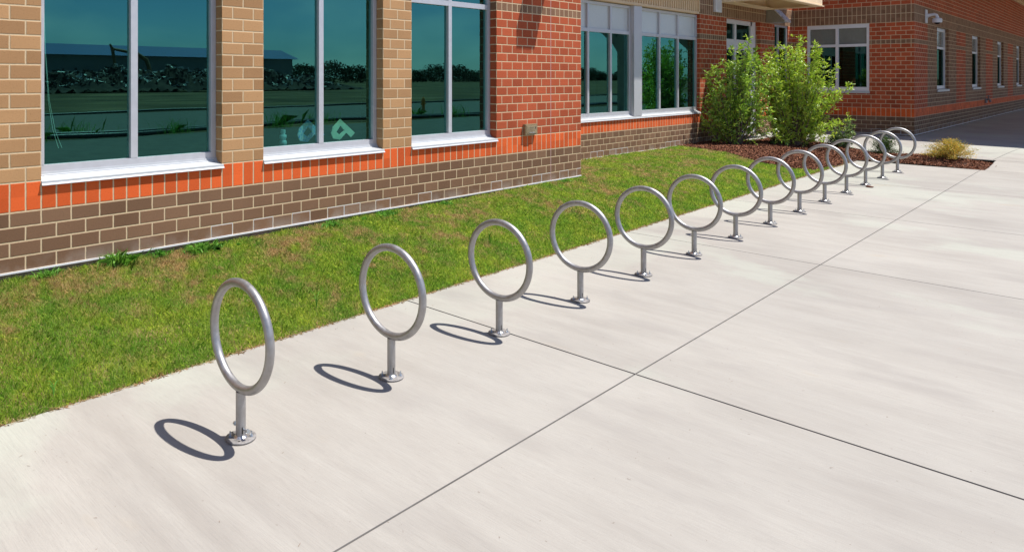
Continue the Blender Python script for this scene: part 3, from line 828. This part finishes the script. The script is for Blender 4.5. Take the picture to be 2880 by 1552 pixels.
# things behind the glass of the second window
def letter(name, org, outer, inner, ang, mat, label):
    e = empty(name, org, label, 'paper letter', 'paper letters on the window sill')
    bm = bmesh.new()
    n_ = len(outer)
    vo = [bm.verts.new((x_, 0, z_)) for x_, z_ in outer]; vi = [bm.verts.new((x_, 0, z_)) for x_, z_ in inner]
    eds = [bm.edges.new((vo[i_], vo[(i_+1) % n_])) for i_ in range(n_)]+[bm.edges.new((vi[i_], vi[(i_+1) % len(vi)])) for i_ in range(len(vi))]
    bmesh.ops.triangle_fill(bm, edges=eds, use_beauty=True)
    r_ = bmesh.ops.extrude_face_region(bm, geom=bm.faces[:])
    for v_ in [g for g in r_['geom'] if isinstance(g, bmesh.types.BMVert)]: v_.co.y += .12
    for v_ in bm.verts: v_.co += Vector(org)
    mb = MB(org); mb.bm(bm); mb.build('cutout', mat, e)
    return e
t = NT('mosaic_paper'); vr = t.n('ShaderNodeTexVoronoi'); vr.inputs['Scale'].default_value = 22; t.t.links.new(t.pos(), vr.inputs['Vector'])
m_mos = t.fin(t.mix(.2, t.mix(t.mr(t.noise(45, 2), .4, .6), (.08, .40, .95), (.55, .85, 1.)), vr.outputs['Color']), .6)
m_pgr = plain('pale_green_paper', (.62, .85, .70), .7)
P_out = [(0, 1.5), (1.55, -.25), (1.1, -.75), (.62, -.15), (-.05, -.95), (-.75, -.75), (-.95, -.1), (-.8, .55)]
P_in = [(0, .75), (.42, .15), (-.08, -.35), (-.42, .0)]
letter('paper_letter', (24.1, 2.0, 7.85), [(a*1.25, b*.86) for a, b in P_out], [(a*1.25, b*.86) for a, b in P_in], 0, m_mos, 'tilted blue mosaic letter standing behind the middle window')
letter('paper_letter', (28.0, 2.0, 7.8), [(a*1.2, b*.82) for a, b in P_out], [(a*1.2, b*.82) for a, b in P_in], 0, m_pgr, 'tilted pale green letter standing behind the middle window')
for (x_, lb) in ((21.55, 'stacked pale blue bottle on the sill left of the mosaic letter'), (18.95, 'small blue bottle on the sill at the left edge of the middle window')):
    mb = MB((x_, 2.4, 6.9)); mb.lathe((x_, 2.4, 6.9), [(.32, 0), (.36, .2), (.3, .42), (.2, .5), (.33, .62), (.33, .9), (.18, 1.0), (.24, 1.12), (.22, 1.4)], 14)
    o = mb.build('bottle', plain('blue_plastic', (.35, .65, .75), .3)); tag(o, lb, 'bottle', 'bottles on the window sill')
mb = MB((1.1, 1.8, 7)); mb.tube([(.62, 1.75, 21), (.80, 1.75, 15), (1.0, 1.75, 11.5), (1.3, 1.75, 9.4), (1.7, 1.75, 8)], .02, 5); mb.tube([(.64, 1.78, 21), (.83, 1.78, 15), (1.08, 1.78, 11.5), (1.5, 1.78, 9.2), (1.95, 1.78, 8)], .018, 5)
o = mb.build('blind_cord', plain('pale_cord', (.6, .8, .78), .6)); tag(o, 'thin pale cord hanging inside the nearest window', 'cord')

# ------------------------------------------------------------------ ring racks
RX0, RDX, RY = 1.68, 9.7593, -23.29
ords = ['first', 'second', 'third', 'fourth', 'fifth', 'sixth', 'seventh', 'eighth', 'ninth', 'tenth', 'eleventh', 'twelfth', 'thirteenth', 'fourteenth']
def ring_parts(e):
    R, r, H = 2.5, .2145, 7.59
    zc = H-R-r
    n = 96; m = MB()
    m.tube([(0, R*math.cos(2*math.pi*k/n), zc+R*math.sin(2*math.pi*k/n)) for k in range(n)], r, 20, False, True)
    m.build('ring', m_steel, e)
    m = MB(); m.lathe((0, 0, 0), [(.235, .09), (.235, zc-R-.13)], 24); m.build('post', m_steel, e)
    m = MB(); m.lathe((0, 0, 0), [(.70, 0.005), (.72, .02), (.72, .085), (.70, .10), (.2, .10)], 40); pl = m.build('base_plate', m_plate, e)
    m = MB(); m.lathe((0, 0, 0), [(.33, .10), (.30, .14), (.25, .17), (.222, .20)], 24); m.build('weld', m_weld, pl)
    m = MB(); m.lathe((-.05, 0, zc-R-.15), [(.222, -.03), (.245, .0), (.222, .03)], 20); 
    mh = MB(); mh.box((-.03-.05, -.232, .30), (.03-.05, -.2, .62)); mh.build('slot', m_hole, pl)
    return pl
def add_bolt(e, x, y, upright=True, up=.0):
    m = MB()
    if upright:
        m.lathe((x, y, .10), [(.10, 0), (.10, .02)], 14); m.lathe((x, y, .12), [(.075, 0), (.075, .07)], 6); m.lathe((x, y, .19), [(.035, 0), (.035, .16+up)], 10)
    else:
        d = Vector((x, y, 0)).normalized()
        a_ = Vector((x, y, .52)); m.tube([d*.2+Vector((0, 0, .50)), a_], .045, 10)
        m.tube([a_-d*.02, a_+d*.1], .10, 6)
    return m.build('anchor_bolt' if upright else 'set_screw', m_bolt, e)
def copy_tree(o_, parent=None):
    c_ = o_.copy(); COL.objects.link(c_); c_.parent = parent
    for ch in o_.children: copy_tree(ch, c_)
    return c_
e0 = empty('bike_rack_ring', (0, 0, 0), 'x', 'bike rack', 'steel ring bike racks along the walk')
ring_parts(e0)
for a_ in (95, 185, 275, 5):
    if a_ == 185: continue
    add_bolt(e0, .5*math.cos(math.radians(a_+45)), .5*math.sin(math.radians(a_+45)))
m = MB(); m.lathe((.5*math.cos(math.radians(230)), .5*math.sin(math.radians(230)), .095), [(.06, 0), (.06, .01)], 12); m.build('bolt_hole', m_hole, e0)
add_bolt(e0, .02, .52, False); add_bolt(e0, .02, -.52, False)
e1 = empty('bike_rack_ring', (0, 0, 0), 'x', 'bike rack', 'steel ring bike racks along the walk')
ring_parts(e1)
for a_ in (45, 135, 225, 315): add_bolt(e1, .52*math.cos(math.radians(a_)), .52*math.sin(math.radians(a_)), True, .05 if a_ == 45 else 0)
extra = {0: 'nearest the camera, with one empty bolt hole', 1: 'from the near end, on plain slab before the cross joint', 2: 'from the near end, standing on the cross joint', 3: 'from the near end, just past the cross joint',
         13: 'and farthest, in front of the mulch bed and dark wall'}
for k in range(14):
    x = RX0+k*RDX
    if k == 0: e = e0
    elif k == 1: e = e1
    else: e = copy_tree(e1)
    e.location = (x*S, RY*S, tz(x, RY)*S)
    e.rotation_euler = (0, 0, math.radians([0, .6, -.8, 1.2, .3, -.5, 1.6, -.9, .2, 1.0, -.6, .4, -1.1, .8][k]))
    e['label'] = 'silver ring bike rack, '+ords[k]+' '+extra.get(k, 'from the near end of the row')

# ------------------------------------------------------------------ shrubs
def leafmesh(C, D, Lg, Wd, fold=.25):
    n = len(C)
    up = rng.normal(0, 1, (n, 3)); up[:, 2] += 1.2
    sd = np.cross(D, up); sd /= np.linalg.norm(sd, axis=1)[:, None]+1e-9
    nm = np.cross(sd, D)
    Lg = Lg[:, None]; Wd = Wd[:, None]
    a = C; m1 = C+D*Lg*.5+sd*Wd*.5+nm*Wd*fold; m2 = C+D*Lg*.5-sd*Wd*.5+nm*Wd*fold; q = C+D*Lg-nm*Lg*.1
    v = np.stack([a, m1, q, m2], 1).reshape(-1, 3)
    b = np.arange(n)*4
    f = np.concatenate([np.stack([b, b+1, b+2], -1), np.stack([b, b+2, b+3], -1)])
    return v, f
VIEW = Vector((math.cos(TH), math.sin(TH), 0)); RIGHT = Vector((math.sin(TH), -math.cos(TH), 0))
def shrub(name, base, targets, leaf, lmat, per, label, cat, depth, LL=(.35, .62), WW=(.12, .2), stems=True, group=None, twig=1.6, spread=.42):
    """targets: list of (right offset, height above base) of branch tips"""
    bz = Vector(base)
    e = empty(name, base, label, cat, group)
    st = MB(base); C_ = []; D_ = []
    for (tx, th_) in targets:
        dp = rnd.uniform(-depth, depth)
        tip = bz+RIGHT*tx+VIEW*dp+Vector((0, 0, th_))
        b0 = bz+RIGHT*rnd.uniform(-.5, .5)+VIEW*rnd.uniform(-.5, .5)+Vector((0, 0, -.3))
        c1 = b0+Vector((0, 0, th_*.42))+RIGHT*tx*.55+VIEW*dp*.5
        pts = []
        for i_ in range(9):
            t_ = i_/8; p_ = b0*(1-t_)**2+c1*2*t_*(1-t_)+tip*t_*t_
            pts.append(p_+Vector((rnd.gauss(0, .1), rnd.gauss(0, .1), 0))*(1 if 0 < i_ < 8 else 0))
        L0 = (tip-b0).length
        st.tube(pts, [max(.02, .17*(1-i_/8.5)*min(1, L0/14)) for i_ in range(9)], 5, False)
        nk = int(per*L0)
        for k in range(nk):
            t_ = rnd.uniform(.3 if L0 > 6 else .1, 1)
            f_ = t_*8; i_ = min(7, int(f_)); p_ = pts[i_].lerp(pts[i_+1], f_-i_); dd = (pts[i_+1]-pts[i_]).normalized()
            # a short twig carrying a whorl of leaves
            td = (dd*.7+Vector((rnd.gauss(0, 1), rnd.gauss(0, 1), rnd.gauss(.35, .7))).normalized()).normalized()
            tl = rnd.uniform(.3, 1)*twig*(1.1-.6*t_)
            q_ = p_+td*tl
            if rnd.random() < .25: st.tube([p_, q_], [.03, .012], 3, False)
            for _ in range(leaf):
                s_ = rnd.uniform(.25, 1.05)
                C_.append(p_.lerp(q_, s_)+Vector((rnd.gauss(0, .06), rnd.gauss(0, .06), rnd.gauss(0, .06))))
                D_.append((td*.8+Vector((rnd.gauss(0, spread*1.6), rnd.gauss(0, spread*1.6), rnd.gauss(.15, spread*1.4)))).normalized())
    st.build('stem', m_bark, e)
    C_ = np.array([tuple(c-bz) for c in C_]); D_ = np.array([tuple(d) for d in D_]); n_ = len(C_)
    v, f = leafmesh(C_, D_, rng.uniform(*LL, n_), rng.uniform(*WW, n_))
    link('foliage', raw_mesh('foliage', v*S, f, lmat), e)
    return e
def fill(poly_l, poly_r, n, hmin, hmax):
    """random tips between a left and a right outline given as (height, offset)"""
    out = []
    for _ in range(n):
        h_ = rnd.uniform(hmin, hmax)
        l = np.interp(h_, [p_[0] for p_ in poly_l], [p_[1] for p_ in poly_l]); r = np.interp(h_, [p_[0] for p_ in poly_r], [p_[1] for p_ in poly_r])
        out.append((rnd.uniform(l, r), h_))
    return out
tA = fill([(1, -3.), (4, -6.2), (9, -5.9), (13, -5.0), (15, -4.4), (18, -1.8), (20, -.4)], [(1, 3.), (4, 5.2), (9, 5.6), (13, 5.8), (18, 5.2), (20, 1.5)], 62, 2, 19.3)+[(-.8, 17.6), (2.1, 21.3), (2.4, 20.5), (-4.4, 15.2), (-5.8, 9.5), (-6.1, 4.2), (5.0, 18.8), (4.6, 17.5), (-1.2, 19.0), (.5, 19.6), (6.8, 14.5), (7.2, 12), (7.0, 9.5), (7.4, 7), (6.6, 5), (6.3, 16.4), (6.9, 3.2), (7.6, 10.6)]
shrub('shrub', (128.6, 3.9, -.25), [(a*.98, b*1.0) for a, b in tA], 5, m_leafA, 2.1, 'darker green multi-stemmed shrub left of the brighter one, in front of the entrance door', 'shrub', 2.4, (.5, .9), (.17, .3), twig=2.3)
tB = fill([(1, -5.), (4, -8.0), (9, -7.8), (14, -7.6), (18, -6.6), (20, -3)], [(1, 5.0), (4, 9.3), (8, 7.8), (12, 7.6), (16, 4.6), (19, 3.6), (21, 2.6)], 92, 2, 20.2)+[(-.9, 21.6), (-.3, 20.6), (3.0, 21.9), (2.6, 20.4), (-6.6, 19.0), (-5.6, 18.2), (7.4, 15.6), (8.6, 12.4), (8.1, 11.0), (9.9, 5.4), (8.8, 4.8), (6.2, 2.2), (4.4, 17.2), (1.0, 20.5), (-3.0, 20.0)]
shrub('shrub', (141.2, -3.0, -.7), [(a*1.08, b) for a, b in tB], 5, m_leafB, 2.5, 'tall bright yellow-green shrub in the mulch in front of the wide window', 'shrub', 3.6, (.5, .9), (.17, .3), twig=2.4)
tC = fill([(0, -1.5), (3, -2.3), (6, -2)], [(0, 1.5), (3, 2.3), (6, 2.8)], 16, 1, 4.4)+[(-1.9, 6.4), (-1.0, 5.4), (.3, 5.8), (1.6, 6.3), (2.6, 6.0), (.9, 5.0)]
shrub('small_shrub', (148.6, -10.0, tz(148.6, -10)+.3), tC, 5, m_leafP, 1.9, 'loose small shrub with pale top leaves seen through the rings', 'shrub', 1.2, (.4, .62), (.22, .34), twig=1.)
def dense(base, rx, rz, n_, mat, label, LL, WW, name='low_shrub', group=None, cat='shrub'):
    e = empty(name, base, label, cat, group)
    st = MB(base); C_ = []; D_ = []
    for k in range(90):
        a = rnd.uniform(0, 6.28); el = rnd.uniform(.1, 1.5)
        d = Vector((math.cos(a)*math.cos(el)*rx, math.sin(a)*math.cos(el)*rx, math.sin(el)*rz))*rnd.uniform(.75, 1.08)
        st.tube([Vector(base), Vector(base)+d*.5+Vector((0, 0, .15)), Vector(base)+d*.95], [.05, .035, .01], 4, False)
        for _ in range(n_//90):
            t_ = rnd.uniform(.25, 1.05)**.7
            C_.append(tuple(d*t_+Vector((rnd.gauss(0, .1*rx), rnd.gauss(0, .1*rx), rnd.gauss(.05, .12))))); dn = d.normalized()
            D_.append(tuple((dn+Vector((rnd.gauss(0, 1.), rnd.gauss(0, 1.), rnd.gauss(.2, .8)))).normalized()))
    st.build('stem', m_bark, e)
    C_ = np.array(C_); D_ = np.array(D_); n2 = len(C_)
    v, f = leafmesh(C_, D_, rng.uniform(*LL, n2), rng.uniform(*WW, n2))
    link('foliage', raw_mesh('foliage', v*S, f, mat), e)
bz_ = lambda x, y: float(bedz(np.array(x), np.array(y)))
dense((150.2, -8.0, bz_(150.2, -8.)), 2.0, 2.5, 2200, m_leafK, 'dark green low evergreen left of the loose pale shrub', (.22, .38), (.08, .13), group='low evergreens in the mulch bed')
dense((150.4, -16.6, bz_(150.4, -16.6)), 2.7, 3.3, 3000, m_leafK, 'dark green low evergreen framed by the last two rings', (.22, .38), (.08, .13), group='low evergreens in the mulch bed')
dense((136.6, -1.0, bz_(136.6, -1.)), 1.3, 1.5, 1000, m_leafK, 'small dark evergreen at the foot of the bright shrub', (.22, .36), (.08, .13), group='low evergreens in the mulch bed')
dense((147.6, -27.6, bz_(147.6, -27.6)), 4.2, 3.4, 9000, m_leafY, 'yellow spiky low bush on the right end of the mulch bed', (.16, .32), (.06, .12), name='yellow_bush')
# thin reddish twigs of the yellow bush's top are separate dry stems of the same plant: kept inside its stem mesh
for (x_, y_, sx_, lb) in ((106.6, -24.4, .55, 'brown bark piece lying on the walk beside the eleventh ring'),):
    mb = MB((x_, y_, tz(x_, y_))); bm = bmesh.new(); bmesh.ops.create_icosphere(bm, subdivisions=2, radius=1)
    for v_ in bm.verts: v_.co = Vector((v_.co.x*.22+x_, v_.co.y*sx_+y_, v_.co.z*.13*(1+.3*math.sin(v_.co.y*5))+tz(x_, y_)+.12))
    mb.bm(bm, True); o = mb.build('bark_piece', plain('bark_brown', (.16, .06, .035), .9, 0, .4, 30)); tag(o, lb, 'bark piece')
# leaf litter and twigs dropped on the slab
LT = []; n_ = 170
px = rng.uniform(-8, 150, n_); py = rng.uniform(-44, -14.2, n_); k_ = rng.random(n_) < .5; py = np.where(k_, -14.1-np.abs(rng.normal(0, 2., n_)), py)
an = rng.uniform(0, 6.28, n_); L_ = rng.uniform(.03, .10, n_); 
v = np.stack([np.stack([px+np.cos(an)*L_*sx-np.sin(an)*sy*.012, py+np.sin(an)*L_*sx+np.cos(an)*sy*.012, terr(px, py)+.012+.02*(sx > 0)], -1) for sx, sy in ((-1, -1), (1, -.4), (1, .4), (-1, 1))], 1).reshape(-1, 3)*S
o = link('leaf_litter', raw_mesh('leaf_litter', v, np.arange(n_*4).reshape(-1, 4), plain('dry_litter', (.17, .10, .06), .9, 0, .5, 20))); tag(o, 'specks of dry leaf and grass scattered on the concrete', kind='stuff')

# ------------------------------------------------------------------ the building site the windows mirror
m_pipe = plain('black_silt_pipe', (.03, .035, .035), .45)
def pipe(y, z, r, label, wob):
    mb = MB((0, y, z)); pts = [(x_, y+wob*math.sin(x_*.03)+wob*.4*math.sin(x_*.11), z+.25*math.sin(x_*.05)) for x_ in range(-150, 700, 12)]
    mb.tube(pts, r, 10); o = mb.build('drain_pipe', m_pipe); tag(o, label, 'pipe', 'black pipes lying across the building site')
pipe(-301, -3.9, .6, 'black pipe on the far side of the gravel road, mirrored in the windows', 3)
pipe(-160, -3.4, .7, 'black pipe nearest the concrete plaza, mirrored in the windows', 5)
pipe(-164.5, -3.2, .65, 'black pipe lying just behind the nearest one, mirrored in the windows', 3)
def reed(x_, y_, n_, hg, label):
    e = empty('tall_weed', (x_, y_, -4.2), label, 'weed', 'tall weeds along the black pipes')
    a = rng.uniform(0, 6.28, n_); r = np.abs(rng.normal(0, 4.5, n_))
    v, f = blades(x_+np.cos(a)*r, y_+np.sin(a)*r, rng.uniform(.4, 1, n_)*hg, rng.uniform(.06, .18, n_), rng.uniform(.2, 1.4, n_), lambda X_, Y_: X_*0-4.3, 0)
    link('leaves', raw_mesh('leaves', v-np.array([x_, y_, -4.2])*S, f, m_weed), e)
for k, (x_, y_, lb) in enumerate(((45, -156, 'tall weed clump mirrored low in the nearest window'), (62, -166, 'tall weed clump mirrored at the nearest window mullion'), (88, -157, 'tall weed clump mirrored in the right pane of the nearest window'), (128, -158, 'tall weed clump mirrored low in the middle window'), (152, -166, 'tall weed clump mirrored beside the paper letters'), (205, -168, 'tall weed clump mirrored around the hydrant'), (222, -160, 'tall weed clump mirrored in the window beside the red wall'))):
    reed(x_, y_, 110, (9, 7, 6, 8, 7, 6, 8)[k], lb)
mb = MB((254, -212, -4.3)); mb.lathe((254, -212, -4.3), [(1.3, 0), (1.3, .4), (.9, .5), (.9, 4.6), (1.15, 4.7), (1.15, 5.1), (.95, 6.2), (.5, 6.9), (.25, 7.0), (.25, 7.5)], 16)
mb.lathe((252.3, -212, -4.3+3.6), [(.4, 0), (.4, 3.4)], 10, 'x'); mb.lathe((254, -213.6, -4.3+3.4), [(.5, 0), (.5, 1.)], 10, 'y')
o = mb.build('fire_hydrant', plain('hydrant_orange', (.65, .25, .04), .5)); tag(o, 'orange fire hydrant mirrored in the window beside the red wall', 'hydrant')
# blue roofed building
Bz = (430, -930, -4.6)
e = empty('distant_school', Bz, 'long low building with a blue metal roof, mirrored in the windows', 'building')
mb = MB(Bz); mb.box((150, -1000, -6), (655, -905, 42.5)); mb.build('wall', plain('distant_wall', (.20, .21, .20), .9), e)
mb = MB(Bz); mb.prism([(-900, 42.4), (-952, 58), (-1004, 42.4)], 140, 665)
t = NT('blue_metal_roof'); wv = t.n('ShaderNodeTexWave'); wv.inputs['Scale'].default_value = .8; wv.bands_direction = 'X'; t.t.links.new(t.pos(), wv.inputs['Vector'])
m_blue = t.fin(t.mix(t.mr(wv.outputs['Fac'], .1, .4), (.004, .02, .06), (.015, .07, .24)), .4, .2)
mb.build('roof', m_blue, e)
# heap of rubble
t = NT('rubble'); n1 = t.noise(.5, 5); n2 = t.noise(1.6, 3)
m_rub = t.fin(t.mix(t.mr(n1, .35, .65), (.012, .009, .007), (.06, .045, .03)), 1)
xs = np.arange(180, 700, 4.); ys = np.arange(-850, -760, 4.)
def rubz(X_, Y_):
    h = 24*np.exp(-((X_-420)/230)**4)*np.exp(-((Y_+805)/30)**2)
    return -5+h*(1+.35*np.sin(X_*.09)*np.cos(Y_*.13))
o = sheet('rubble_heap', xs, ys, lambda X_, Y_: rubz(X_, Y_), 0, m_rub, kind='stuff', rough=1.6); tag(o, 'dark heap of demolition rubble mirrored in the windows')
n_ = 2300
px = rng.uniform(190, 660, n_); py = rng.uniform(-838, -775, n_); c = np.stack([px, py, rubz(px, py)+rng.uniform(.5, 3.5, n_)], -1)
d = rng.normal(0, 1, (n_, 3)); d[:, 2] *= .35; d /= np.linalg.norm(d, axis=1)[:, None]; s_ = np.cross(d, rng.normal(0, 1, (n_, 3))); s_ /= np.linalg.norm(s_, axis=1)[:, None]
L_ = (rng.uniform(.8, 5., n_))[:, None]; W_ = (rng.uniform(.3, 1.6, n_))[:, None]
v = np.stack([c-d*L_-s_*W_, c+d*L_-s_*W_, c+d*L_+s_*W_, c-d*L_+s_*W_], 1).reshape(-1, 3)*S
t = NT('broken_boards'); ri = t.n('ShaderNodeNewGeometry').outputs['Random Per Island']; m_brd = t.fin(t.mix(t.mr(ri, .45, .9), (.03, .025, .02), (.85, .82, .74)), .9)
o = link('broken_boards', raw_mesh('broken_boards', v, np.arange(n_*4).reshape(-1, 4), m_brd)); tag(o, 'pale broken boards strewn over the rubble heap', kind='stuff')
Ez = (400, -870, -4)
e = empty('excavator', Ez, 'excavator with a bent arm standing behind the rubble heap', 'excavator'); m_ex = plain('excavator_paint', (.16, .09, .03), .6)
mb = MB(Ez); mb.box((402, -876, 4), (426, -862, 22), .5); mb.build('cab', m_ex, e)
mb = MB(Ez); mb.box((398, -880, -5), (430, -876, 3), .5); mb.box((398, -862, -5), (430, -858, 3), .5); mb.build('track', m_dark, e)
mb = MB(Ez); mb.tube([(404, -869, 18), (398, -869, 36), (386, -869, 44), (352, -869, 50)], [2.6, 2.8, 2.6, 1.8], 6); mb.build('boom', m_ex, e)
mb = MB(Ez); mb.tube([(350, -869, 56), (353, -869, 50), (358, -869, 20)], [1., 2.2, 1.6], 6); mb.box((352, -872, 12), (364, -866, 21), .5); mb.build('arm', m_ex, e)
# far tree line
m_far = plain('far_trees', (.028, .05, .018), 1, 0, .5, .4)
V_, F_ = [], []
n_ = 60000
px = rng.uniform(300, 4200, n_); base = rng.uniform(-1500, -1420, n_)-px*.12
hh = 38+16*np.sin(px*.011)+9*np.sin(px*.05)+5*np.sin(px*.21)
pz = rng.uniform(0, 1, n_)**.7*hh-2
c = np.stack([px, base, pz], -1); d = rng.normal(0, 1, (n_, 3)); d /= np.linalg.norm(d, axis=1)[:, None]; s_ = np.cross(d, rng.normal(0, 1, (n_, 3))); s_ /= np.linalg.norm(s_, axis=1)[:, None]
r_ = rng.uniform(1.5, 3.5, n_)[:, None]
v = np.stack([c-d*r_, c-s_*r_, c+d*r_, c+s_*r_], 1).reshape(-1, 3)*S
o = link('far_woods', raw_mesh('far_woods', v, np.arange(n_*4).reshape(-1, 4), m_far)); tag(o, 'dark line of distant woods mirrored in the windows', kind='stuff')
